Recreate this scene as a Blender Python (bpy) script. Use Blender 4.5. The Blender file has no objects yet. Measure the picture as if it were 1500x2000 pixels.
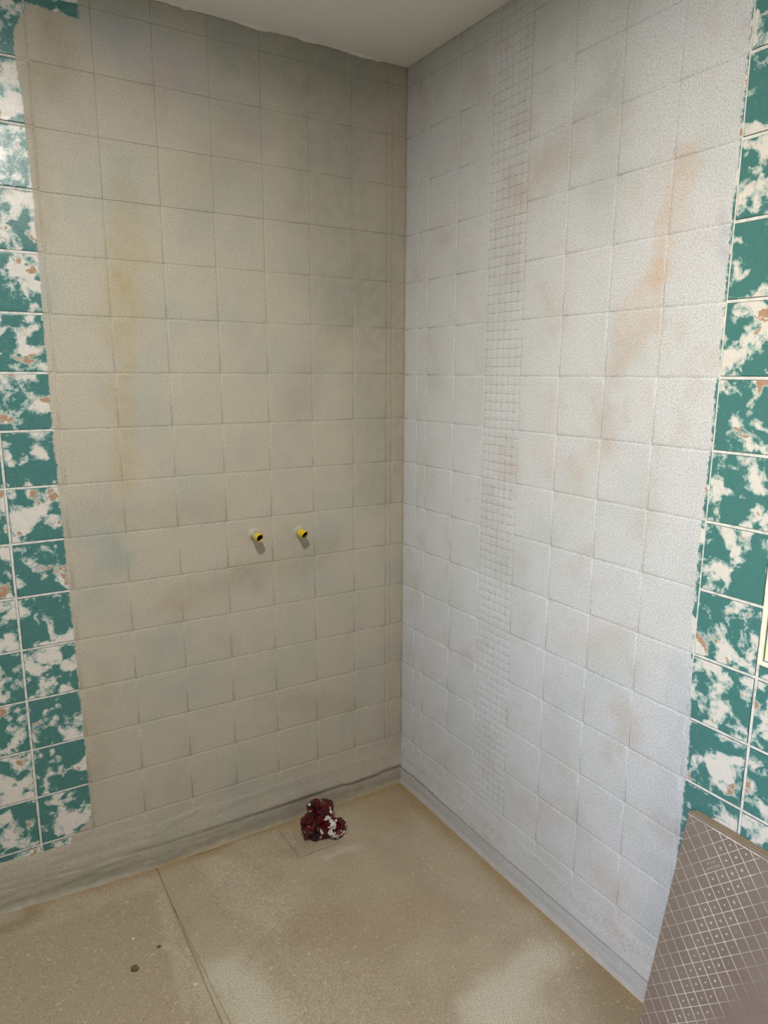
import bpy, bmesh, math, random
from mathutils import Vector, Matrix, noise as mnoise
random.seed(7)
SC = bpy.context.scene
COL = SC.collection

# ------------------------------------------------------------------ camera
# calibrated on the tile grid: left wall = plane y=0 (x<0), right wall = plane x=0 (y<0), floor z=0
cd = bpy.data.cameras.new('camera'); cam = bpy.data.objects.new('camera', cd); COL.objects.link(cam)
yaw, pitch, roll, FPX = 1.02261, -0.19617, 0.00349, 1372.84
_f = Vector((math.cos(pitch)*math.cos(yaw), math.cos(pitch)*math.sin(yaw), math.sin(pitch)))
_r = _f.cross(Vector((0, 0, 1))).normalized(); _u = _r.cross(_f)
_c, _s = math.cos(roll), math.sin(roll)
R_, U_ = _c*_r + _s*_u, -_s*_r + _c*_u
M = Matrix((( R_.x, U_.x, -_f.x, -1.34689), (R_.y, U_.y, -_f.y, -2.07322), (R_.z, U_.z, -_f.z, 1.55547), (0, 0, 0, 1)))
cam.matrix_world = M
cd.sensor_fit = 'VERTICAL'; cd.sensor_height = 24.0; cd.lens = 24.0*FPX/2000.0
cd.clip_start = 0.02
SC.camera = cam

# ------------------------------------------------------------------ view, sky, sun, lamps
SC.view_settings.view_transform = 'Standard'; SC.view_settings.look = 'None'
SC.view_settings.gamma = 1.0; SC.view_settings.use_curve_mapping = False
SC.view_settings.exposure = 0.15
W = bpy.data.worlds.new('sky'); SC.world = W; W.use_nodes = True
wn = W.node_tree.nodes; wl = W.node_tree.links
sky = wn.new('ShaderNodeTexSky'); sky.sky_type = 'NISHITA'; sky.sun_disc = False
sky.sun_elevation = math.radians(48); sky.sun_rotation = math.radians(-100); sky.air_density = 1.0; sky.dust_density = 1.5
wn['Background'].inputs['Strength'].default_value = 2.25
wl.new(sky.outputs[0], wn['Background'].inputs['Color'])

def light(name, kind, loc, energy, color, direction=(0, 0, -1), **kw):
    d = bpy.data.lights.new(name, kind); d.energy = energy; d.color = color
    for k, v in kw.items(): setattr(d, k, v)
    o = bpy.data.objects.new(name, d); COL.objects.link(o); o.location = loc
    o.rotation_euler = Vector(direction).to_track_quat('-Z', 'Y').to_euler()
    return o
# sun on the garden, coming over the roof so that no sunlight enters the room
light('sun', 'SUN', (-5, 2, 8), 6.0, (1.0, 0.93, 0.76), (0.45, -0.15, -0.88), angle=0.01)
# ceiling lamp, just behind the top of the frame (its glare shows on the green tile at the left edge)
light('ceiling_lamp', 'AREA', (-1.19, -1.33, 2.49), 31.0, (1.0, 0.97, 0.91), (0, 0, -1), shape='DISK', size=0.17)
# the right-wall window and the added unseen one let the sky in: portals only guide the sampling of that daylight
def portal(name, loc, direction, w, h):
    o = light(name, 'AREA', loc, 1.0, (1, 1, 1), direction, shape='RECTANGLE', size=w, size_y=h)
    o.data.cycles.is_portal = True
portal('daylight_portal', (0.10, -1.765, 1.528), (-1, 0, 0), 0.86, 1.08)
portal('daylight_portal', (-2.56, -2.55, 1.5), (1, 0, 0), 1.1, 1.2)

# ------------------------------------------------------------------ helpers
def lin(r, g, b):
    f = lambda c: (c/255/12.92) if c/255 <= .04045 else ((c/255+.055)/1.055)**2.4
    return (f(r), f(g), f(b), 1)

class NT:
    """tiny node-tree builder"""
    def __init__(s, name):
        s.m = bpy.data.materials.new(name); s.m.use_nodes = True
        s.t = s.m.node_tree; s.n = s.t.nodes; s.l = s.t.links
        s.b = s.n['Principled BSDF']
    def put(s, sock, v):
        if hasattr(v, 'is_linked') or isinstance(v, bpy.types.NodeSocket): s.l.new(v, sock)
        elif v is not None: sock.default_value = v
    def math(s, op, a, b=None, c=None, clamp=False):
        n = s.n.new('ShaderNodeMath'); n.operation = op; n.use_clamp = clamp
        s.put(n.inputs[0], a); s.put(n.inputs[1], b); s.put(n.inputs[2], c); return n.outputs[0]
    def vmath(s, op, a, b=None, out=0, scale=None):
        n = s.n.new('ShaderNodeVectorMath'); n.operation = op
        s.put(n.inputs[0], a); s.put(n.inputs[1], b)
        if scale is not None: s.put(n.inputs['Scale'], scale)
        return n.outputs[out]
    def step(s, x, a, b, lo=0.0, hi=1.0):
        n = s.n.new('ShaderNodeMapRange'); n.interpolation_type = 'SMOOTHSTEP'
        s.put(n.inputs[0], x); n.inputs[1].default_value = a; n.inputs[2].default_value = b
        n.inputs[3].default_value = lo; n.inputs[4].default_value = hi; return n.outputs[0]
    def mix(s, fac, a, b, mode='MIX'):
        n = s.n.new('ShaderNodeMix'); n.data_type = 'RGBA'; n.blend_type = mode
        s.put(n.inputs[0], fac); s.put(n.inputs[6], a); s.put(n.inputs[7], b); return n.outputs[2]
    def noise(s, vec, scale, detail=3.0, rough=0.55, w=None, dist=0.0, out=0):
        n = s.n.new('ShaderNodeTexNoise')
        if w is not None: n.noise_dimensions = '4D'; s.put(n.inputs['W'], w)
        s.put(n.inputs['Vector'], vec); n.inputs['Scale'].default_value = scale
        n.inputs['Detail'].default_value = detail; n.inputs['Roughness'].default_value = rough
        n.inputs['Distortion'].default_value = dist
        return n.outputs[out]
    def ramp(s, fac, stops, interp='LINEAR'):
        n = s.n.new('ShaderNodeValToRGB'); r = n.color_ramp; r.interpolation = interp
        while len(r.elements) < len(stops): r.elements.new(0.5)
        for e, (p, c) in zip(r.elements, stops):
            e.position = p; e.color = c if not isinstance(c, (int, float)) else (c, c, c, 1)
        s.put(n.inputs[0], fac); return n.outputs[0]
    def pos(s):
        return s.n.new('ShaderNodeNewGeometry').outputs['Position']
    def sep(s, v):
        n = s.n.new('ShaderNodeSeparateXYZ'); s.put(n.inputs[0], v); return n.outputs
    def comb(s, x, y, z=0.0):
        n = s.n.new('ShaderNodeCombineXYZ'); s.put(n.inputs[0], x); s.put(n.inputs[1], y); s.put(n.inputs[2], z); return n.outputs[0]
    def bump(s, h, dist, strength=1.0, normal=None):
        n = s.n.new('ShaderNodeBump'); n.inputs['Distance'].default_value = dist
        s.put(n.inputs['Strength'], strength); s.put(n.inputs['Height'], h)
        if normal is not None: s.put(n.inputs['Normal'], normal)
        return n.outputs[0]
    def streak(s, p, a, b, w):
        """soft mask around the segment a-b of the 2D position p (stains)"""
        A = Vector((a[0], a[1], 0)); D = Vector((b[0]-a[0], b[1]-a[1], 0)); dd = max(D.dot(D), 1e-9)
        pa = s.vmath('SUBTRACT', p, A)
        h = s.math('MULTIPLY', s.vmath('DOT_PRODUCT', pa, D, 1), 1/dd, clamp=True)
        q = s.vmath('SUBTRACT', pa, s.vmath('SCALE', D, scale=h))
        return s.step(s.vmath('LENGTH', q, out=1), w*0.15, w, 1.0, 0.0)
    def done(s, **kw):
        for k, v in kw.items(): s.put(s.b.inputs[k], v)
        return s.m

def plain(name, col, rough=0.6, grain=0.0, gscale=300, var=0.06, metallic=0.0):
    t = NT(name); p = t.pos()
    n = t.noise(p, 14, 4)
    c = t.mix(t.math('MULTIPLY', n, var*2), col, (col[0]*.55, col[1]*.52, col[2]*.48, 1))
    kw = {'Base Color': c, 'Roughness': rough, 'Metallic': metallic}
    if grain: kw['Normal'] = t.bump(t.noise(p, gscale, 3), grain)
    return t.done(**kw)

def link(name, mesh, parent=None, mat=None):
    o = bpy.data.objects.new(name, mesh); COL.objects.link(o)
    if parent: o.parent = parent
    if mat and not mesh.materials: mesh.materials.append(mat)
    return o
def from_bm(name, bm, mat=None, parent=None, smooth=False):
    me = bpy.data.meshes.new(name); bm.normal_update(); bm.to_mesh(me); bm.free()
    if smooth:
        for p in me.polygons: p.use_smooth = True
    return link(name, me, parent, mat)
def add_box(bm, lo, hi):
    x0, y0, z0 = lo; x1, y1, z1 = hi
    v = [bm.verts.new(c) for c in ((x0,y0,z0),(x1,y0,z0),(x1,y1,z0),(x0,y1,z0),(x0,y0,z1),(x1,y0,z1),(x1,y1,z1),(x0,y1,z1))]
    for f in ((3,2,1,0),(4,5,6,7),(0,1,5,4),(1,2,6,5),(2,3,7,6),(3,0,4,7)): bm.faces.new([v[i] for i in f])
def struct(o): o['kind'] = 'structure'; return o
def tag(o, label, cat, group=None):
    o['label'] = label; o['category'] = cat
    if group: o['group'] = group
    return o
def empty(name, loc=(0, 0, 0)):
    o = bpy.data.objects.new(name, None); COL.objects.link(o); o.location = loc; o.empty_display_size = 0.05; return o

# ------------------------------------------------------------------ wall materials
CREAM, SAGE, TEAL, TERRA = lin(218,213,206), lin(146,172,168), lin(70,122,119), lin(174,140,114)
# (a, b, width, colour, strength) : stains soaked into the primer, wall coordinates (distance from corner, height)
YEL, BRN, PNK, GRN, ORG, BLU = lin(176,158,112), lin(158,138,112), lin(178,152,142), lin(150,162,150), lin(206,176,142), lin(158,168,186)
STAIN_L = [((.30,2.40),(.22,1.85),.20,lin(140,139,126),.62), ((.55,2.43),(.15,2.44),.10,lin(138,141,129),.5), ((.12,1.8),(.10,1.2),.14,lin(146,140,125),.5),
           ((.893,2.03),(.918,1.78),.05,YEL,.55), ((.918,1.78),(.951,1.25),.045,YEL,.6), ((.90,1.84),(.91,1.70),.10,YEL,.35),
           ((1.03,2.38),(1.075,2.25),.055,BRN,.6), ((1.09,2.17),(1.11,1.90),.035,BRN,.45), ((.77,2.35),(.80,2.29),.06,PNK,.4),
           ((.565,2.24),(.72,2.04),.09,BRN,.28), ((.257,1.73),(.41,1.45),.07,BRN,.28), ((.30,.98),(.60,.925),.06,BRN,.42), ((.60,.925),(.83,.855),.06,BRN,.38),
           ((.97,1.14),(.68,1.15),.05,BRN,.3), ((1.0,1.06),(.99,1.03),.05,GRN,.6), ((.005,2.3),(.005,.2),.09,BRN,.35), ((.47,.455),(.2,.37),.05,BRN,.4),
           ((.95,2.46),(.2,2.47),.06,GRN,.5), ((.9,2.40),(.75,2.38),.08,BLU,.4), ((1.05,.7),(1.09,.3),.04,BRN,.25)]
STAIN_R = [((1.065,2.0),(1.01,1.78),.04,ORG,.75), ((1.01,1.78),(.925,1.6),.05,ORG,.6), ((.92,1.61),(.877,1.39),.05,PNK,.4), ((.85,2.17),(.64,2.065),.07,BRN,.4),
           ((.64,2.065),(.52,1.97),.06,ORG,.3), ((.894,1.38),(.80,1.24),.05,ORG,.35), ((.71,1.46),(.685,1.32),.06,ORG,.3), ((.80,.85),(.965,.9),.06,ORG,.3), ((.65,.29),(.87,.35),.08,BRN,.35),
           ((.48,1.2),(.515,.98),.06,BRN,.3), ((1.165,1.85),(1.17,1.78),.025,BLU,.7), ((1.16,2.35),(1.165,2.2),.02,BLU,.5), ((1.16,.9),(1.15,.2),.05,BLU,.5), ((.58,2.42),(.9,2.38),.07,GRN,.4),
           ((.05,2.47),(.5,2.47),.07,GRN,.35), ((.85,2.0),(.83,2.3),.05,GRN,.3), ((.5,2.02),(.5,1.7),.06,GRN,.2), ((1.03,1.78),(1.03,1.4),.02,ORG,.3)]

def wall_material(name, side, kind):
    """kind: tile (glazed, partly primed) / grout / primer.  The primer ends at a ragged brush edge."""
    t = NT(name); P = t.pos(); x, y, z = t.sep(P)
    u = t.math('MULTIPLY', x if side == 'L' else y, -1.0)
    q = t.comb(u, z, 0.0)
    nz = t.noise(P, 9, 4, .6, out=1)
    warp = t.vmath('SCALE', t.vmath('SUBTRACT', nz, (.5, .5, .5)), scale=0.16)
    qw = t.vmath('ADD', q, warp)
    # ---- primer colour
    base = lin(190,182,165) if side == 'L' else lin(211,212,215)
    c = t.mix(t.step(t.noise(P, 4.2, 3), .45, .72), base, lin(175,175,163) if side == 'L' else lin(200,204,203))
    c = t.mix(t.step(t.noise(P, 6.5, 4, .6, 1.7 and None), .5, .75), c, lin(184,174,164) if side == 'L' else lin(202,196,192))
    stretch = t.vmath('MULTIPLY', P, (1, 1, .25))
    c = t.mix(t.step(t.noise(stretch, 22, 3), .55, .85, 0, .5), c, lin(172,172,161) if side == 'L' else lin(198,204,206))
    patch = t.step(t.noise(P, 30, 4, .6), .28, .70, .5, 1.0)
    for a, b, w, col, k in (STAIN_L if side == 'L' else STAIN_R):
        m = t.math('MULTIPLY', t.math('MULTIPLY', t.streak(qw, a, b, w*1.35), patch), k*(.8 if side == 'L' else .6))
        c = t.mix(m, c, col)
    grain = t.noise(P, 280, 2, .7)
    c = t.mix(t.step(grain, .36, .60, .36, 0), c, lin(120,116,108))
    hgt = t.math('ADD', t.math('MULTIPLY', grain, .6), t.math('MULTIPLY', t.noise(P, 110, 3), .8))
    nb = t.bump(hgt, .0014, .9)
    if kind == 'primer':
        foot = t.math('MULTIPLY', t.step(z, .02, .13, 1, 0), t.step(t.noise(P, 30, 4, .6), .25, .6, .5, 1.0))
        c = t.mix(t.math('MULTIPLY', foot, .75), c, lin(146,141,126) if side == 'L' else lin(178,178,180))
        c = t.mix(t.step(t.math('ADD', z, t.math('MULTIPLY', t.noise(P, 40, 3), .02)), .010, .024, (.8 if side == 'L' else .45), 0), c, lin(160,140,104))
        return t.done(**{'Base Color': c, 'Roughness': .55, 'Normal': nb})
    # ---- bare surface
    if kind == 'tile':
        oi = t.n.new('ShaderNodeObjectInfo').outputs['Random']
        wv = t.math('MULTIPLY', oi, 37.0)
        n1 = t.noise(P, 15, 6, .62, w=wv, dist=.35)
        n2 = t.noise(P, 30, 5, .65, w=t.math('ADD', wv, 9.0))
        k1 = t.math('ADD', n1, t.math('MULTIPLY', t.math('SUBTRACT', n2, .5), .34))
        bare = t.ramp(k1, [(0, TEAL), (.490, TEAL), (.510, SAGE), (.56, CREAM), (1, CREAM)])
        bare = t.mix(t.step(t.noise(P, 26, 4, .6, w=t.math('ADD', wv, 3.1)), .60, .70, 0, .6), bare,
                     t.ramp(k1, [(0, TEAL), (.44, TEAL), (.47, SAGE), (.56, lin(206,190,172)), (1, CREAM)]))
        br = t.math('MULTIPLY', t.step(t.noise(P, 13, 5, .6, w=t.math('ADD', wv, 21.0), dist=.3), .575, .595), t.step(k1, .53, .555))
        bare = t.mix(br, bare, TERRA)
        dust = t.step(t.noise(P, 160, 3, .7, w=wv), .62, .70, 0, .35)
        bare = t.mix(dust, bare, lin(150,170,158))
        rough_b, hb = t.step(t.noise(P, 45, 3), .3, .7, .20, .34), t.bump(t.noise(P, 420, 2, .6), .0006, .45)
    elif kind == 'edge':
        bare, rough_b, hb = lin(46,62,58), .6, t.bump(t.noise(P, 300, 3), .0004, .5)
    else:
        bare = t.mix(t.step(t.noise(P, 60, 3), .4, .75), lin(222,222,216), lin(186,188,182))
        rough_b, hb = .7, t.bump(t.noise(P, 300, 3), .0006, .6)
    # ---- primer mask
    brush = t.noise(t.vmath('MULTIPLY', P, (1, 1, .6)), 160, 3, .7)
    wob = t.math('ADD', t.math('MULTIPLY', t.math('SUBTRACT', t.noise(P, 18, 3), .5), .012), t.math('MULTIPLY', t.math('SUBTRACT', brush, .5), .018))
    uu = t.math('ADD', u, wob)
    zn = t.math('MULTIPLY', z, 1/2.6)
    if side == 'L':
        pts = [(0,1.178),(.19,1.172),(.24,1.108),(1.0,1.116),(1.35,1.122),(2.0,1.12),(2.2,1.125),(2.3,1.134),(2.36,1.128),(2.42,1.10),(2.6,1.10)]
    else:
        pts = [(0,1.191),(.55,1.191),(.72,1.195),(.81,1.190),(.885,1.184),(.94,1.177),(1.0,1.1725),(1.15,1.1715),(1.3,1.174),(1.45,1.1765),(2.6,1.178)]
    bd = t.ramp(zn, [(a/2.6, (b-1.0)/.25) for a, b in pts])
    bd = t.math('ADD', t.math('MULTIPLY', bd, .25), 1.0)
    d = t.math('SUBTRACT', bd, uu)
    mask = t.step(d, -.0012, .0028)
    zw = t.math('ADD', z, wob)
    low = t.step(zw, .128, .136, 1, 0)
    mask = t.math('MAXIMUM', mask, low)
    if side == 'L':
        zt = t.math('ADD', zw, t.math('MULTIPLY', t.math('SUBTRACT', u, 1.0), -.10))
        top = t.math('MULTIPLY', t.step(zt, 2.416, 2.421), t.step(uu, .972, .985))
        mask = t.math('MULTIPLY', mask, t.math('SUBTRACT', 1.0, top))
    else:
        # the grout joint at the brush edge stays bare
        pass
    c = t.mix(mask, bare, c)
    n = t.n.new('ShaderNodeMix'); n.data_type = 'VECTOR'
    t.put(n.inputs[0], mask); t.put(n.inputs[4], hb); t.put(n.inputs[5], nb)
    r = t.math('ADD', t.math('MULTIPLY', mask, .55), t.math('MULTIPLY', t.math('SUBTRACT', 1.0, mask), rough_b))
    return t.done(**{'Base Color': c, 'Roughness': r, 'Normal': n.outputs[1]})

M_TL, M_TR = wall_material('primed_tile_left', 'L', 'tile'), wall_material('primed_tile_right', 'R', 'tile')
M_GL, M_GR = wall_material('grout_left', 'L', 'grout'), wall_material('grout_right', 'R', 'grout')
M_PL, M_PR = wall_material('primer_left', 'L', 'primer'), wall_material('primer_right', 'R', 'primer')
M_EL, M_ER = wall_material('tile_edge_left', 'L', 'edge'), wall_material('tile_edge_right', 'R', 'edge')
M_PLASTER = plain('plaster', lin(160,156,150), .8, .0008, 220)
M_CEIL = plain('ceiling_paint', lin(236,234,230), .8, .0005, 260, .05)
M_WHITE = plain('white_filler', lin(236,234,228), .7, .0008, 300, .03)

# ------------------------------------------------------------------ room shell
ZC = 2.507            # ceiling height
X0, Y0 = -2.6, -3.2   # far walls
GR = 0.0018           # grout lies this far behind the tile faces
bm = bmesh.new(); add_box(bm, (X0-.15, GR, -.2), (.25, .18, ZC+.15)); wall_left = struct(from_bm('wall_left', bm, M_GL))
WV0, WV1, WZ0, WZ1 = 1.326, 2.205, .978, 2.078      # window opening in the right wall
bm = bmesh.new()
for x0, x1, e in ((GR, .012, 0.0), (.012, .16, .22)):     # thin inner leaf, outer leaf with a wider splayed opening
    add_box(bm, (x0, -WV0+e, -.2), (x1, GR, ZC+.15)); add_box(bm, (x0, Y0-.15, -.2), (x1, -WV1-e, ZC+.15))
    add_box(bm, (x0, -WV1-e, -.2), (x1, -WV0+e, WZ0-e)); add_box(bm, (x0, -WV1-e, WZ1+e), (x1, -WV0+e, ZC+.15))
wall_right = struct(from_bm('wall_right', bm, M_GR))
bm = bmesh.new(); add_box(bm, (X0-.15, Y0-.15, -.2), (GR, Y0, ZC+.15)); struct(from_bm('wall_back', bm, M_PLASTER))
bm = bmesh.new()
a0, a1, b0, b1 = -3.1, -2.0, .9, 2.1
add_box(bm, (X0-.15, Y0, -.2), (X0, a0, ZC+.15)); add_box(bm, (X0-.15, a1, -.2), (X0, GR, ZC+.15))
add_box(bm, (X0-.15, a0, -.2), (X0, a1, b0)); add_box(bm, (X0-.15, a0, b1), (X0, a1, ZC+.15))
struct(from_bm('wall_opposite', bm, M_PLASTER))
bm = bmesh.new(); add_box(bm, (X0, Y0, ZC), (GR, GR, ZC+.15)); struct(from_bm('ceiling', bm, M_CEIL))

# ------------------------------------------------------------------ wall tiles, one object each
def tile_mesh(w, h, primed, gap, depth, mat, edge_mat=None, dk=1.0):
    """rounded face towards +Z; rings of (inset, height)"""
    dk = .55 if w < .03 else dk
    if primed: rings = [(gap/2, -depth), (gap/2, -.0013*dk), (gap/2+.0009, -.0011*dk), (gap/2+.0024, -.00045*dk), (gap/2+.0040, 0), (gap/2+.007, 0)]
    else: rings = [(gap/2, -depth), (gap/2+.0003, -.0012), (gap/2+.0012, -.0004), (gap/2+.0020, 0), (gap/2+.004, 0)]
    bm = bmesh.new(); prev = None
    for k, (i, zz) in enumerate(rings):
        i = min(i, min(w, h)*.45)
        r = [bm.verts.new((sx*(w/2-i), sy*(h/2-i), zz)) for sx, sy in ((-1,-1),(1,-1),(1,1),(-1,1))]
        if prev:
            for j in range(4):
                f = bm.faces.new((prev[j], prev[(j+1) % 4], r[(j+1) % 4], r[j])); f.smooth = k > 1
                f.material_index = 1 if (edge_mat and k <= 2) else 0
        prev = r
    f = bm.faces.new(prev); f.smooth = True
    me = bpy.data.meshes.new('tile'); bm.to_mesh(me); bm.free()
    me.materials.append(mat)
    if edge_mat: me.materials.append(edge_mat)
    return me
_cache = {}
def put_tile(side, u0, u1, z0, z1, primed, gap, name='tile', dk=.8):
    mat = M_TL if side == 'L' else M_TR
    key = (side, round(u1-u0, 4), round(z1-z0, 4), primed, gap, dk)
    if key not in _cache:
        _cache[key] = tile_mesh(u1-u0, z1-z0, primed, gap, GR+.001, mat, None if primed else (M_EL if side == 'L' else M_ER), dk)
    o = bpy.data.objects.new(name, _cache[key]); COL.objects.link(o)
    o.parent = wall_left if side == 'L' else wall_right
    uc, zc = (u0+u1)/2, (z0+z1)/2
    d = random.uniform(-.0003, .0002); tx, ty = random.gauss(0, .0006), random.gauss(0, .0006)
    if side == 'L': B = Matrix(((1,0,0,-uc),(0,0,-1,d),(0,1,0,zc),(0,0,0,1)))
    else: B = Matrix(((0,0,-1,d),(-1,0,0,-uc),(0,1,0,zc),(0,0,0,1)))
    o.matrix_world = B @ Matrix.Rotation(tx, 4, 'X') @ Matrix.Rotation(ty, 4, 'Y')
    return o
H0 = 1.5507
rows = sorted([H0-.15*k for k in range(-6, 11)] + [ZC-.002])
zr = [.003] + rows
for dz, side, cols in ((0, 'L', [.001,.052,.073,.202,.352,.502,.652,.802,.952,1.102,1.2475,1.3975,1.5475,1.6975,1.8475,1.9975]),
                       (-.004, 'R', [.001,.079,.133,.283,.433,.583,.731,.8805,1.0305,1.1795,1.3255,1.4755,1.6255,1.7755,1.9255,2.0755,2.2255])):
    lim = 1.10 if side == 'L' else 1.17
    for i in range(len(cols)-1):
        if side == 'R' and abs(cols[i]-.433) < 1e-6: continue
        for j in range(len(zr)-1):
            z0, z1 = zr[j]+(dz if 0 < j else 0), zr[j+1]+(dz if j+1 < len(zr)-1 else 0)
            u0, u1 = cols[i], cols[i+1]
            if side == 'R':
                # trim tiles around the window opening
                ina = u1 > WV0+.002 and u0 < WV1-.002
                if ina and z1 > WZ0 and z0 < WZ1:
                    if u1 > WV1: 
                        if z0 >= WZ0 and z1 <= WZ1: u0 = WV1
                        else: continue
                    elif z0 < WZ0: z1 = WZ0
                    elif z1 > WZ1: z0 = WZ1
                    else: continue
            if z1-z0 < .012 or u1-u0 < .008: continue
            primed = u0 < lim-.01
            put_tile(side, u0, u1, z0, z1, primed, .0004 if primed else .0058, dk=(.42 if side == 'L' and z0 > 1.9 else 1.2))
# mosaic strip on the right wall: six 25 mm columns; the 300 nearest pieces are objects, the rest one mesh
mos = []
mc = [.433+.025*i for i in range(7)]
mz = [zz-.004 for zz in [H0-.025*k for k in range(-37, 61)]]
for i in range(6):
    for zz in mz:
        if zz+.025 < ZC and zz > .03: mos.append((mc[i], zz))
CP = Vector((-1.34689, -2.07322, 1.55547))
mos.sort(key=lambda m: (Vector((0, -m[0]-.0125, m[1]+.0125))-CP).length)
for uu, zz in mos[:300]: put_tile('R', uu, uu+.025, zz, zz+.025, True, .0004, 'mosaic_tile')
bm = bmesh.new(); ref = _cache[('R', .025, .025, True, .0004, .8)]
for uu, zz in mos[300:]:
    k0 = len(bm.verts); bm.from_mesh(ref); bm.verts.ensure_lookup_table()
    for v in bm.verts[k0:]: v.co = Vector((-v.co.z, -uu-.0125-v.co.x, zz+.0125+v.co.y))
far = from_bm('mosaic_tiles', bm, M_TR, wall_right, True); far['kind'] = 'stuff'

# ------------------------------------------------------------------ sealing skirts at the foot of both walls
def skirt(name, side, length, mat):
    bm = bmesh.new(); zs = [i*.004 for i in range(5)] + [.02+.005*i for i in range(9)] + [.0615,.0635,.0655,.0675,.07] + [.076+.008*i for i in range(13)]
    nu = int(length/.006); grid = []
    for i in range(nu+1):
        uu = length*i/nu; col = []
        for zz in zs:
            n1 = mnoise.noise((uu*5+(31 if side == 'R' else 0), zz*60, 3.1)); n2 = mnoise.noise((uu*22, zz*120, 7.7)); n3 = mnoise.noise((uu*3, 0, 12+(5 if side == 'R' else 0)))
            zl = .066 + .006*n3 + (.006 if side == 'L' else .0)
            if side == 'L': lip = .006*max(0, 1-max(0, uu-.55)/.5)+.0012
            else: lip = .0042
            top = .168
            if zz > zl: off = .0012 + lip*max(0, 1-(zz-zl)/.045)**1.2
            else: off = .0012 + .002*(1-zz/zl)
            off += .006*max(0, 1-zz/.016)**2
            off += (.0010*n1+.0007*n2)*(1.6 if (side == 'L' and uu > .5) else 1.0)
            if side == 'L' and uu > .55: off += .003*max(0, mnoise.noise((uu*6, zz*45+uu*7, 1.5)))*min(1, (uu-.55)/.2)
            fade = min(1, max(0, (top+.012*mnoise.noise((uu*6, 5, 5))-zz)/.02))
            off = off*fade - .0012*(1-fade)
            zo = zz + (.06*max(0, uu-.93) if side == 'L' else 0)
            col.append(bm.verts.new((-uu, -off, zo) if side == 'L' else (-off, -uu, zo)))
        grid.append(col)
    for i in range(nu):
        for j in range(len(zs)-1):
            q = (grid[i][j], grid[i][j+1], grid[i+1][j+1], grid[i+1][j])
            bm.faces.new(q if side == 'L' else q[::-1])
    bmesh.ops.recalc_face_normals(bm, faces=bm.faces)
    o = struct(from_bm(name, bm, mat, None, True))
    return o
skirt('baseboard_left', 'L', 2.0, M_PL)
skirt('baseboard_right', 'R', 2.2, M_PR)

# ragged filler along the ceiling edge of the left wall
bm = bmesh.new(); n = 300; pr = None
for i in range(n+1):
    uu = .02+1.98*i/n
    a = mnoise.noise((uu*9, 2.2, 0))+.5*mnoise.noise((uu*40, 1, 4))
    hgt = max(.0006, .010*a+.001) if .08 < uu < .76 else max(.0006, .004*a)
    out = max(.0010, .006*a+.003)
    r = [bm.verts.new(c) for c in ((-uu, 0, ZC), (-uu, 0, ZC-hgt), (-uu, -out, ZC-hgt*.9), (-uu, -out, ZC))]
    if pr:
        for j in range(3): bm.faces.new((pr[j], pr[j+1], r[j+1], r[j]))
    pr = r
bmesh.ops.recalc_face_normals(bm, faces=bm.faces)
struct(from_bm('trim_1', bm, M_WHITE))
bm = bmesh.new(); pr = None
for i in range(n+1):
    uu = .02+1.98*i/n
    a = mnoise.noise((uu*7, 8.2, 0))+.6*mnoise.noise((uu*35, 1, 9))
    hgt = max(.0005, .007*a-.0012); out = max(.0008, .005*a+.001)
    r = [bm.verts.new(c) for c in ((0, -uu, ZC), (0, -uu, ZC-hgt), (-out, -uu, ZC-hgt*.9), (-out, -uu, ZC))]
    if pr:
        for j in range(3): bm.faces.new((pr[j], r[j], r[j+1], pr[j+1]))
    pr = r
bmesh.ops.recalc_face_normals(bm, faces=bm.faces)
struct(from_bm('trim_2', bm, M_WHITE))

# ------------------------------------------------------------------ floor: sandy screed with grooves
t = NT('screed'); P = t.pos(); x, y, z = t.sep(P)
u = t.math('MULTIPLY', x, -1.0); v = t.math('MULTIPLY', y, -1.0)
nz = t.noise(P, 7, 5, .65, out=1)
qw = t.vmath('ADD', t.comb(u, v, 0), t.vmath('SCALE', t.vmath('SUBTRACT', nz, (.5,.5,.5)), scale=.12))
uw, vw, _ = t.sep(qw)
c = t.mix(t.step(t.noise(P, 5, 5, .6), .35, .7), lin(182,168,145), lin(170,155,132))
c = t.mix(t.step(t.noise(P, 2.3, 3), .5, .7, 0, .6), c, lin(170,150,130))
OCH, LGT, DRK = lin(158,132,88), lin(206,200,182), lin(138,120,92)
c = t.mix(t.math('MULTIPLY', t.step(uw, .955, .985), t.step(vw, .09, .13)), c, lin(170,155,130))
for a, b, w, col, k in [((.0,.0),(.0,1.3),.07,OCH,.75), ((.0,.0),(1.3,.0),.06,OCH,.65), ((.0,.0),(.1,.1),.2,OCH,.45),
                        ((.86,.5),(.84,.95),.10,LGT,.75), ((.36,.95),(.13,.90),.09,LGT,.75), ((.5,1.05),(.3,1.0),.14,LGT,.6),
                        ((.03,1.02),(.10,1.2),.12,DRK,.65), ((.43,.25),(.33,.25),.03,LGT,.5), ((.55,.16),(.47,.13),.05,DRK,.3), ((.75,.1),(.7,.4),.09,LGT,.25),
                        ((.95,.15),(.99,.55),.03,LGT,.3), ((1.3,.05),(1.4,.08),.05,DRK,.6), ((.6,.5),(.3,.6),.18,lin(166,146,124),.5)]:
    c = t.mix(t.math('MULTIPLY', t.streak(qw, a, b, w), k), c, col)
grain = t.noise(P, 260, 3, .75)
c = t.mix(t.step(grain, .36, .60, .5, 0), c, lin(104,90,68))
c = t.mix(t.step(t.noise(P, 75, 3, .7), .60, .70, 0, .45), c, lin(216,206,180))
c = t.mix(t.step(t.noise(P, 34, 3, .7), .74, .78, 0, .6), c, lin(96,82,60))
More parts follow.
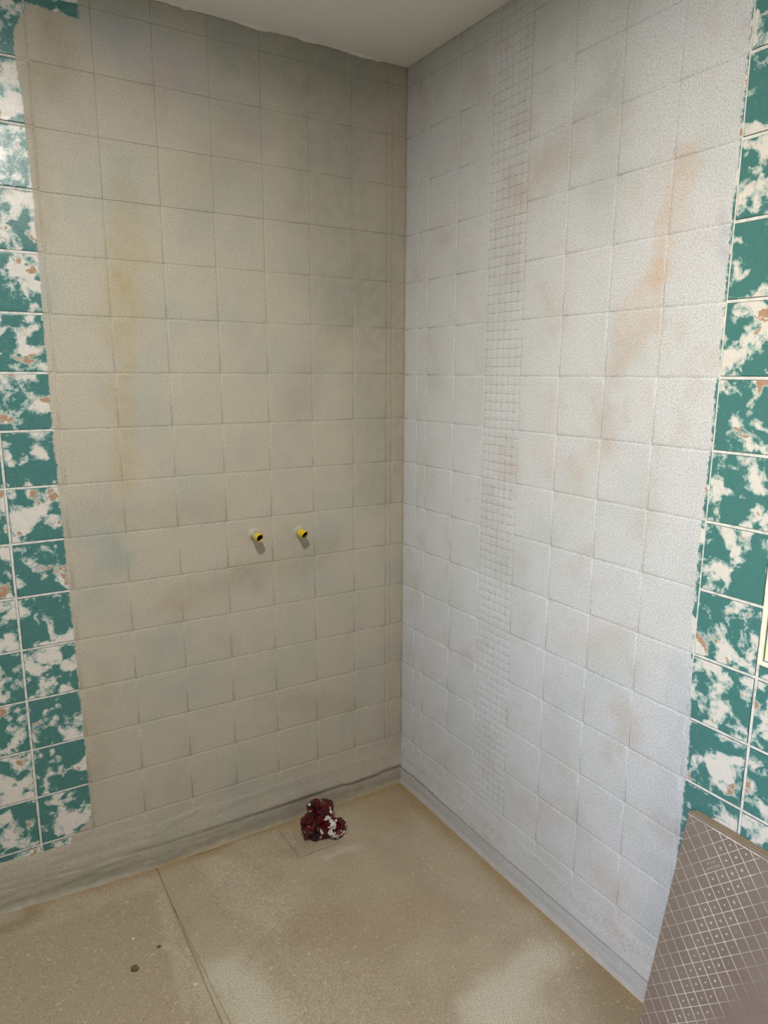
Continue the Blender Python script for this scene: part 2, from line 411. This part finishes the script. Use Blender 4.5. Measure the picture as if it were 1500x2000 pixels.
hh = t.math('ADD', t.math('MULTIPLY', grain, .7), t.math('MULTIPLY', t.noise(P, 45, 4, .65), 1.3))
M_FLOOR = t.done(**{'Base Color': c, 'Roughness': .75, 'Normal': t.bump(hh, .0018, .8)})
def floor_h(uu, vv):
    h = .06*max(0, uu-.93)
    h += .0012*mnoise.noise((uu*8, vv*8, 0))+.0006*mnoise.noise((uu*30, vv*30, 3))
    g1 = .932 + .002*mnoise.noise((vv*6, 0, 1)); g2 = g1-.038*max(0, vv-.20)
    for g, w, d in ((g1, .0024, .006), (g2, .0022, .005 if vv > .20 else 0)):
        h -= d*max(0, 1-abs(uu-g)/w)
    e = .835-.075*vv + .004*mnoise.noise((vv*9, 4, 2))     # faint step of the smoother strip
    h -= .0018*min(1, max(0, (e+.002-uu)/.004))*min(1, max(0, uu-.4)/.3)
    du, dv = abs(uu-.44), abs(vv-.115)                     # shallow square recess of the drain
    h -= .009*min(1, max(0, (.085-max(du, dv))/.012))
    return h
us = sorted(set([round(.02*i, 4) for i in range(131)] + [round(.900+.0008*i, 4) for i in range(52)] + [round(.72+.003*i, 4) for i in range(44)] + [round(.30+.006*i, 4) for i in range(46)]))
vs = sorted(set([round(.02*i, 4) for i in range(161)] + [round(.006*i, 4) for i in range(42)]))
bm = bmesh.new(); g = [[bm.verts.new((-a, -b, floor_h(a, b))) for b in vs] for a in us]
for i in range(len(us)-1):
    for j in range(len(vs)-1): bm.faces.new((g[i][j], g[i+1][j], g[i+1][j+1], g[i][j+1]))
bmesh.ops.recalc_face_normals(bm, faces=bm.faces)
fl = from_bm('floor', bm, M_FLOOR, None, True)
if fl.data.polygons[0].normal.z < 0: fl.data.flip_normals()
struct(fl)
# loose grit on the screed
M_GRIT = plain('grit', lin(104,88,62), .9, .001, 400); M_CHIP = plain('plaster_chip', lin(216,206,184), .8, .001, 400)
def crumb(name, uu, vv, r, mat, label, cat, group=None):
    bm = bmesh.new(); bmesh.ops.create_icosphere(bm, subdivisions=2, radius=r)
    s = random.random()*50
    for w in bm.verts:
        k = 1+.45*mnoise.noise(w.co/r*1.6+Vector((s, s, s))); w.co = Vector((w.co.x*k*1.3, w.co.y*k, w.co.z*k*.55))
    o = from_bm(name, bm, mat); o.location = (-uu, -vv, floor_h(uu, vv)+r*.40); o.rotation_euler = (0, 0, s)
    return tag(o, label, cat, group)

# ------------------------------------------------------------------ two capped pipe stubs
M_PIPE = plain('primer_smeared_pipe', lin(186,180,168), .6, .0008, 260, .12)
M_YEL = plain('yellow_plastic', lin(232,196,26), .45, .0003, 300, .08)
M_DARK = plain('dark_bore', lin(16,15,13), .5)
M_STEEL = plain('bare_steel', lin(190,188,180), .3, 0, metallic=1.0)
M_COLLAR = plain('primer_collar', lin(196,192,184), .7, .0012, 200)
def ring_tube(bm, prof, seg=28, jitter=None):
    """lathe about -Y from (y, radius) pairs"""
    prev = None
    for k, (yy, rr) in enumerate(prof):
        r = []
        for i in range(seg):
            a = 2*math.pi*i/seg; y2, r2 = yy, rr
            if jitter: y2, r2 = jitter(k, a, yy, rr)
            r.append(bm.verts.new((r2*math.cos(a), -y2, r2*math.sin(a))))
        if prev:
            for i in range(seg): bm.faces.new((prev[i], prev[(i+1) % seg], r[(i+1) % seg], r[i]))
        prev = r
    return prev
def stub(uu, zz, ln, y_from, cut, label, seed):
    root = empty('pipe_stub', (-uu, 0, zz)); tag(root, label, 'pipe')
    # smeared collar where the primer was brushed round the pipe
    bm = bmesh.new()
    ring_tube(bm, [(-.001, .023), (.0006, .022), (.0014, .018), (.003, .015), (.007, .0125)], 32,
              lambda k, a, y2, r2: (y2, r2*(1+.16*mnoise.noise((math.cos(a)*1.5+seed, math.sin(a)*1.5, k*.3)))))
    bmesh.ops.recalc_face_normals(bm, faces=bm.faces); from_bm('collar', bm, M_PL, root, True)
    bm = bmesh.new()
    ring_tube(bm, [(-.001, .0122), (y_from*.5, .0121), (y_from+.004, .0118)], 28, lambda k, a, y2, r2: (y2, r2*(1+.03*mnoise.noise((a*2, y2*90, seed)))))
    bmesh.ops.recalc_face_normals(bm, faces=bm.faces); from_bm('pipe', bm, M_PIPE, root, True)
    def cutf(y2, a):   # the cap is hacked off at an angle
        return y2 + cut*(math.sin(a)*.006 - math.cos(a)*.004) + .001*mnoise.noise((math.cos(a)*3, math.sin(a)*3, seed))
    bm = bmesh.new()
    ring_tube(bm, [(y_from, .0126), (y_from+.002, .0136), (ln-.010, .0136), (ln, .0132), (ln, .0118), (ln-.006, .0116)], 28,
              lambda k, a, y2, r2: ((cutf(y2, a) if k >= 3 else y2 + (.0025*math.sin(a*2+seed) if k < 2 else 0)), r2))
    bmesh.ops.recalc_face_normals(bm, faces=bm.faces); from_bm('plastic_cap', bm, M_YEL, root, False)
    bm = bmesh.new(); ring_tube(bm, [(ln-.004, .0116), (ln-.0035, .0106), (ln-.008, .0104)], 28, lambda k, a, y2, r2: (cutf(y2, a), r2))
    bmesh.ops.recalc_face_normals(bm, faces=bm.faces); from_bm('steel_ring', bm, M_STEEL, root, True)
    bm = bmesh.new(); e = ring_tube(bm, [(ln-.006, .0109), (ln-.034, .0086)], 28, lambda k, a, y2, r2: (cutf(y2, a), r2)); bm.faces.new(e)
    bmesh.ops.recalc_face_normals(bm, faces=bm.faces); from_bm('bore', bm, M_DARK, root)
    return root
stub(.5655, 1.0475, .054, .030, .9, 'left pipe stub in the primed wall, mostly smeared with primer, yellow only at its end', 3.0)
stub(.4095, 1.0385, .048, .014, 1.6, 'right pipe stub in the primed wall, wrapped in bright yellow almost to the wall', 8.0)

# ------------------------------------------------------------------ crumpled bag on the drain
t = NT('printed_bag'); tc = t.n.new('ShaderNodeTexCoord').outputs['Object']
n1 = t.noise(tc, 16, 2, .5, dist=1.2); n2 = t.noise(tc, 55, 2, .5)
red = t.mix(t.step(t.noise(tc, 40, 3), .4, .65), lin(88,5,13), lin(20,3,6))
wt = t.math('MULTIPLY', t.step(n1, .555, .565), t.step(n2, .40, .42))
cc = t.mix(wt, red, lin(214,204,202))
M_BAG = t.done(**{'Base Color': cc, 'Roughness': .16, 'Normal': t.bump(t.noise(tc, 60, 3, .6), .003, .5)})
def crumple(bm, c, s, seed, amp=.5, sub=5):
    b2 = bmesh.new(); bmesh.ops.create_icosphere(b2, subdivisions=sub, radius=1)
    off = Vector((seed, seed*1.7, seed*.3))
    for w in b2.verts:
        d = w.co.normalized(); k = 1.0
        f, a = 1.3, amp
        for o in range(3):
            nn = 1-2*abs(mnoise.noise(d*f+off)); k += a*(nn-.45); f *= 1.9; a *= .36
        p = d*max(.35, k); w.co = Vector((c[0]+p.x*s[0], c[1]+p.y*s[1], max(.002, c[2]+p.z*s[2])))
    me = bpy.data.meshes.new('tmp'); b2.to_mesh(me); b2.free(); bm.from_mesh(me); bpy.data.meshes.remove(me)
bm = bmesh.new()
crumple(bm, (-.010, .004, .050), (.046, .042, .054), 2.3, .5)
crumple(bm, (.030, .026, .066), (.032, .028, .030), 5.1, .20, 4)
crumple(bm, (-.034, -.006, .036), (.030, .036, .044), 9.4, .62, 4)
crumple(bm, (.036, -.046, .030), (.034, .026, .032), 11.2, .50, 4)
crumple(bm, (.004, -.030, .040), (.034, .030, .042), 14.9, .70, 4)
crumple(bm, (-.016, .014, .094), (.018, .016, .024), 17.3, .60, 4)
bag = from_bm('plastic_bag', bm, M_BAG, None, False); bag.location = (-.398, -.105, -.008)
rm = bag.modifiers.new('remesh', 'REMESH'); rm.mode = 'VOXEL'; rm.voxel_size = .0022; rm.use_smooth_shade = False
dm = bag.modifiers.new('folds', 'DECIMATE'); dm.ratio = .05
tag(bag, 'crumpled dark red and white plastic bag on the bare floor below the pipes', 'bag')

# ------------------------------------------------------------------ three large tiles leaning on the right wall
TH, TG = .0058, .0012; TW, THG = .60, .604
ANG = math.atan2(.132, .585)
M_BACK = None
t = NT('tile_back'); P = t.n.new('ShaderNodeTexCoord').outputs['Object']
c = t.mix(t.step(t.noise(P, 9, 3), .35, .7), lin(128,115,105), lin(120,106,96))
c = t.mix(t.step(t.noise(P, 200, 3, .7), .6, .75, 0, .12), c, lin(190,180,170))
M_BACK = t.done(**{'Base Color': c, 'Roughness': .42, 'Normal': t.bump(t.noise(P, 350, 2), .0004, .4)})
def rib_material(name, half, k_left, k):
    # glints on the raised relief, painted into its colour as a long pale band
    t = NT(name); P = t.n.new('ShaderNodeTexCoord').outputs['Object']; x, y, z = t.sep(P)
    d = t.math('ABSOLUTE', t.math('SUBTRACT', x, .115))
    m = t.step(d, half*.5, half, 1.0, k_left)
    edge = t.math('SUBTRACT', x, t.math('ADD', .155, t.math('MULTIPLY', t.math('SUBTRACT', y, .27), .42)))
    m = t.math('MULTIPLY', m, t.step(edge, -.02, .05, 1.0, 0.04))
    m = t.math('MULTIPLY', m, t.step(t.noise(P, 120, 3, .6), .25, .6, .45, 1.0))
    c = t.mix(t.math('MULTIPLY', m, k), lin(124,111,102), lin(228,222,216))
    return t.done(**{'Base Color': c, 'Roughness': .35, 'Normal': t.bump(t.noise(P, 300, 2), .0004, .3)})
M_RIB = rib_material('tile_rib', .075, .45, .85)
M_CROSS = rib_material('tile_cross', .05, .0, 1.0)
M_BODY = plain('tile_body', lin(142,124,98), .6, .0006, 260, .15)
def big_tile(k, label):
    """k = 0 front .. 2 back.  local x = along the wall away from the corner, y = up the tile, z = towards the room"""
    root = empty('porcelain_tile')
    n = Vector((-math.cos(ANG), 0, math.sin(ANG))); up = Vector((math.sin(ANG), 0, math.cos(ANG))); al = Vector((0, -1, 0))
    base = Vector((-.154, -1.22, .0015)) - n*(k*(TH+TG)) + al*(.0035*k if k else 0)
    base += up*((.0015+.0002*k-base.z+TH*math.sin(ANG))/up.z)   # stands on its lower edge
    root.matrix_world = Matrix(((al.x, up.x, n.x, base.x), (al.y, up.y, n.y, base.y), (al.z, up.z, n.z, base.z), (0, 0, 0, 1)))
    ch = .0012; bm = bmesh.new(); prev = None
    for ins, zz in ((0, -TH), (0, -ch), (ch, 0)):
        r = [bm.verts.new((a, b, zz)) for a, b in ((ins, ins), (TW-ins, ins), (TW-ins, THG-ins), (ins, THG-ins))]
        if prev:
            for j in range(4):
                f = bm.faces.new((prev[j], prev[(j+1) % 4], r[(j+1) % 4], r[j])); f.material_index = 1 if zz < -.001 or True else 0
        else: bm.faces.new(r[::-1]).material_index = 1
        prev = r
    bm.faces.new(prev)
    o = from_bm('tile_body', bm, M_BACK, root); o.data.materials.append(M_BODY)
    tag(root, label, 'tile', None)
    return root
SP = .0251
def clip(p, d, lo, hi):
    t0, t1 = -9, 9
    for i in (0, 1):
        if abs(d[i]) < 1e-9: continue
        a, b = (lo[i]-p[i])/d[i], (hi[i]-p[i])/d[i]
        if a > b: a, b = b, a
        t0, t1 = max(t0, a), min(t1, b)
    return (t0, t1) if t1-t0 > .006 else None
def rib(bm, p0, p1, w=.0014, h=.0008):
    d = (Vector(p1)-Vector(p0)); L = d.length; d /= L; nrm = Vector((-d.y, d.x)); rings = []
    prof = [(-1, -.0002), (-.72, .62), (-.3, .95), (.3, .95), (.72, .62), (1, -.0002)]
    ns = max(1, int(L/.012))
    for k in range(ns+1):
        q = Vector(p0)+d*(L*k/ns); s = 1+.18*mnoise.noise((q.x*160, q.y*160, 0))
        rings.append([bm.verts.new((q.x+nrm.x*a*w/2*s, q.y+nrm.y*a*w/2*s, (b*h*s if b > 0 else b))) for a, b in prof])
    for k in range(ns):
        for j in range(5):
            bm.faces.new((rings[k][j], rings[k+1][j], rings[k+1][j+1], rings[k][j+1])).smooth = True
front = big_tile(0, 'front tile of the leaning stack, its brown back with raised diagonal grid facing the room')
lo, hi = (.002, .006), (TW-.002, THG-.0075)
s2 = math.sqrt(.5); A, B = Vector((s2, s2)), Vector((s2, -s2))
# cell that carries the embossed maker's mark: two cells long, so one rib is interrupted there
TXT = Vector((.0783, .5226))
bm = bmesh.new()
for d, nd in ((A, Vector((-s2, s2))), (B, Vector((s2, s2)))):
    for k in range(-40, 41):
        p = nd*((.3267 if d is A else .4497) + k*SP)
        c = clip(p, d, lo, hi)
        if not c: continue
        seg = [(c[0], c[1])]
        if d is B:
            tt = (TXT-p).dot(d); dist = abs((TXT-p).dot(nd))
            if dist < SP*.5: seg = [(c[0], tt-SP*.5), (tt+SP*.5, c[1])]
        for a, b in seg:
            if b-a > .004: rib(bm, p+d*a, p+d*b)
rib(bm, (.001, THG-.0075), (TW-.001, THG-.0075), .0026, .0008)
bmesh.ops.recalc_face_normals(bm, faces=bm.faces)
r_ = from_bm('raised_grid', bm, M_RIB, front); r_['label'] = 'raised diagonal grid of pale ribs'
# small raised crosses in the middle of every cell
bm = bmesh.new()
for i in range(-26, 27):
    for j in range(-26, 27):
        p = A*(.4497+(j+.5)*SP) + Vector((-s2, s2))*(.3267+(i+.5)*SP)
        if not (lo[0]+.008 < p.x < hi[0]-.008 and lo[1]+.008 < p.y < hi[1]-.008): continue
        if (p-TXT).length < SP*.8: continue
        e = random.uniform(.0022, .0050)
        for d in (A, B): rib(bm, p-d*e*random.uniform(.5, 1), p+d*e*random.uniform(.5, 1), .0012, .0006)
bmesh.ops.recalc_face_normals(bm, faces=bm.faces)
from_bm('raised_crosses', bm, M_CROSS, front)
def emboss(txt, dy, size):
    cu = bpy.data.curves.new('maker_mark', 'FONT'); cu.body = txt; cu.size = size; cu.extrude = .0005; cu.align_x = 'CENTER'; cu.resolution_u = 2
    tmp = bpy.data.objects.new('tmp', cu); COL.objects.link(tmp)
    me = bpy.data.meshes.new_from_object(tmp.evaluated_get(bpy.context.evaluated_depsgraph_get()))
    bpy.data.objects.remove(tmp)
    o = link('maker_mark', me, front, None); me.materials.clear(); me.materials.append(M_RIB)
    p = TXT + Vector((-s2, s2))*dy
    o.matrix_local = Matrix.Translation((p.x, p.y, .0003)) @ Matrix.Rotation(math.pi/4, 4, 'Z')
emboss('ATLAS', .0022, .0078); emboss('CONCORDE', -.0070, .0066)
big_tile(1, 'middle tile of the leaning stack, only its brown top edge showing between two others')
big_tile(2, 'rear tile of the leaning stack, its top edge resting against the green tiled wall')

# ------------------------------------------------------------------ window in the right wall
M_FRAME = plain('cream_window_frame', lin(244,238,214), .4, 0, var=.03)
t = NT('window_glass'); M_GLASS = t.m
for nd in list(t.n):
    if nd.type == 'BSDF_PRINCIPLED': t.n.remove(nd)
gl = t.n.new('ShaderNodeBsdfGlass'); gl.inputs['IOR'].default_value = 1.02; gl.inputs['Roughness'].default_value = 0.0
gl.inputs['Color'].default_value = (.97, .98, .96, 1)
tr = t.n.new('ShaderNodeBsdfTransparent'); gs = t.n.new('ShaderNodeBsdfGlossy'); gs.inputs['Roughness'].default_value = .02
fr = t.n.new('ShaderNodeFresnel'); fr.inputs['IOR'].default_value = 1.45
mx = t.n.new('ShaderNodeMixShader'); t.l.new(fr.outputs[0], mx.inputs[0]); t.l.new(tr.outputs[0], mx.inputs[1]); t.l.new(gs.outputs[0], mx.inputs[2])
t.l.new(mx.outputs[0], t.n['Material Output'].inputs['Surface']); t.n.remove(gl)
def frame_box(bm, v0, v1, z0, z1, w, x0, x1):
    add_box(bm, (x0, -v1, z0), (x1, -v1+w, z1)); add_box(bm, (x0, -v0-w, z0), (x1, -v0, z1))
    add_box(bm, (x0, -v1+w, z0), (x1, -v0-w, z0+w)); add_box(bm, (x0, -v1+w, z1-w), (x1, -v0-w, z1))
bm = bmesh.new(); frame_box(bm, WV0+.0005, WV1-.0005, WZ0+.0005, WZ1-.0005, .0085, -.002, .011)
win = struct(from_bm('window_1', bm, M_FRAME))
bm = bmesh.new(); frame_box(bm, WV0+.009, WV1-.009, WZ0+.009, WZ1-.009, .0016, .001, .003)
from_bm('gasket', bm, plain('gasket', lin(88,92,78), .7), win)
bm = bmesh.new(); zb = 1.096; vb = (WV0+WV1)/2; g = .0106
add_box(bm, (.0005, -WV1+g, zb), (.011, -WV0-g, zb+.012)); add_box(bm, (.0005, -vb-.006, WZ0+g), (.011, -vb+.006, zb)); add_box(bm, (.0005, -vb-.006, zb+.012), (.011, -vb+.006, WZ1-g))
from_bm('glazing_bar', bm, M_FRAME, win)
for v0, v1 in ((WV0+g, vb-.006), (vb+.006, WV1-g)):
    for z0, z1 in ((WZ0+g, zb), (zb+.012, WZ1-g)):
        bm = bmesh.new(); add_box(bm, (.004, -v1, z0), (.008, -v0, z1)); from_bm('pane', bm, M_GLASS, win)

# unseen window added in the opposite wall, for cool daylight on the right wall
bm = bmesh.new()
for (y0, y1, z0, z1) in ((a0, a0+.05, b0, b1), (a1-.05, a1, b0, b1), (a0+.05, a1-.05, b0, b0+.05), (a0+.05, a1-.05, b1-.05, b1)):
    add_box(bm, (X0-.10, y0, z0), (X0-.03, y1, z1))
w2 = struct(from_bm('added_window', bm, M_FRAME))
bm = bmesh.new(); add_box(bm, (X0-.07, a0+.05, b0+.05), (X0-.066, a1-.05, b1-.05)); from_bm('pane', bm, M_GLASS, w2)

# ------------------------------------------------------------------ garden outside the window
M_LAWN = plain('lawn', lin(112,116,46), .9, .004, 90, .2)
bm = bmesh.new(); add_box(bm, (.24, -7, -.5), (7, 3, -.25)); struct(from_bm('ground', bm, M_LAWN))
t = NT('leaf'); oi = t.noise(t.pos(), 22, 2)
M_LEAF = t.done(**{'Base Color': t.ramp(oi, [(.3, lin(58,88,30)), (.5, lin(100,124,48)), (.7, lin(150,140,66))]), 'Roughness': .5})
M_WOOD = plain('hedge_wood', lin(92,74,52), .8)
hedge = empty('hedge', (4.2, -1.5, -.25)); tag(hedge, 'sunlit yellow-green hedge outside the window at the right edge', 'hedge')
bm = bmesh.new()
for i in range(5200):
    a, b, c_ = random.uniform(-.45, .45), random.uniform(-3.4, 3.4), random.uniform(.05, 2.3)
    k = .45*(1+.3*mnoise.noise((b*1.5, c_*1.5, 0)))
    p = Vector((max(-k, min(k, a*1.4)), b, c_)); q = Matrix.Rotation(random.uniform(0, 6.28), 3, 'Z') @ Matrix.Rotation(random.uniform(-1, 1), 3, 'X')
    l_ = random.uniform(.035, .06)
    vv = [bm.verts.new(p+q@Vector(w)*l_) for w in ((0, -1, 0), (.45, -.2, .12), (.38, .4, .1), (0, 1, 0), (-.38, .4, .1), (-.45, -.2, .12))]
    bm.faces.new((vv[0], vv[1], vv[2], vv[3])); bm.faces.new((vv[0], vv[3], vv[4], vv[5]))
fo = from_bm('foliage', bm, M_LEAF, hedge); fo['kind'] = 'stuff'
for i in range(9):
    bm = bmesh.new(); b = -2.4+.6*i
    bmesh.ops.create_cone(bm, cap_ends=True, segments=8, radius1=.03, radius2=.008, depth=2.2, matrix=Matrix.Translation((0, b, 1.1)))
    from_bm('stem', bm, M_WOOD, hedge, True)

# ------------------------------------------------------------------ small crumbs lying on the screed
crumb('grit', 1.08, .382, .0085, M_GRIT, 'dark crumb of grit alone on the darker left part of the floor', 'grit')
crumb('grit', 1.005, .335, .0045, M_GRIT, 'tiny dark crumb near the upper edge of the darker floor patch', 'grit')
crumb('plaster_chip', .955, .505, .004, M_CHIP, 'small pale chip beside the long groove in the floor', 'chip')
crumb('plaster_chip', 1.06, .275, .004, M_CHIP, 'small pale chip on the darker floor near the left wall', 'chip')
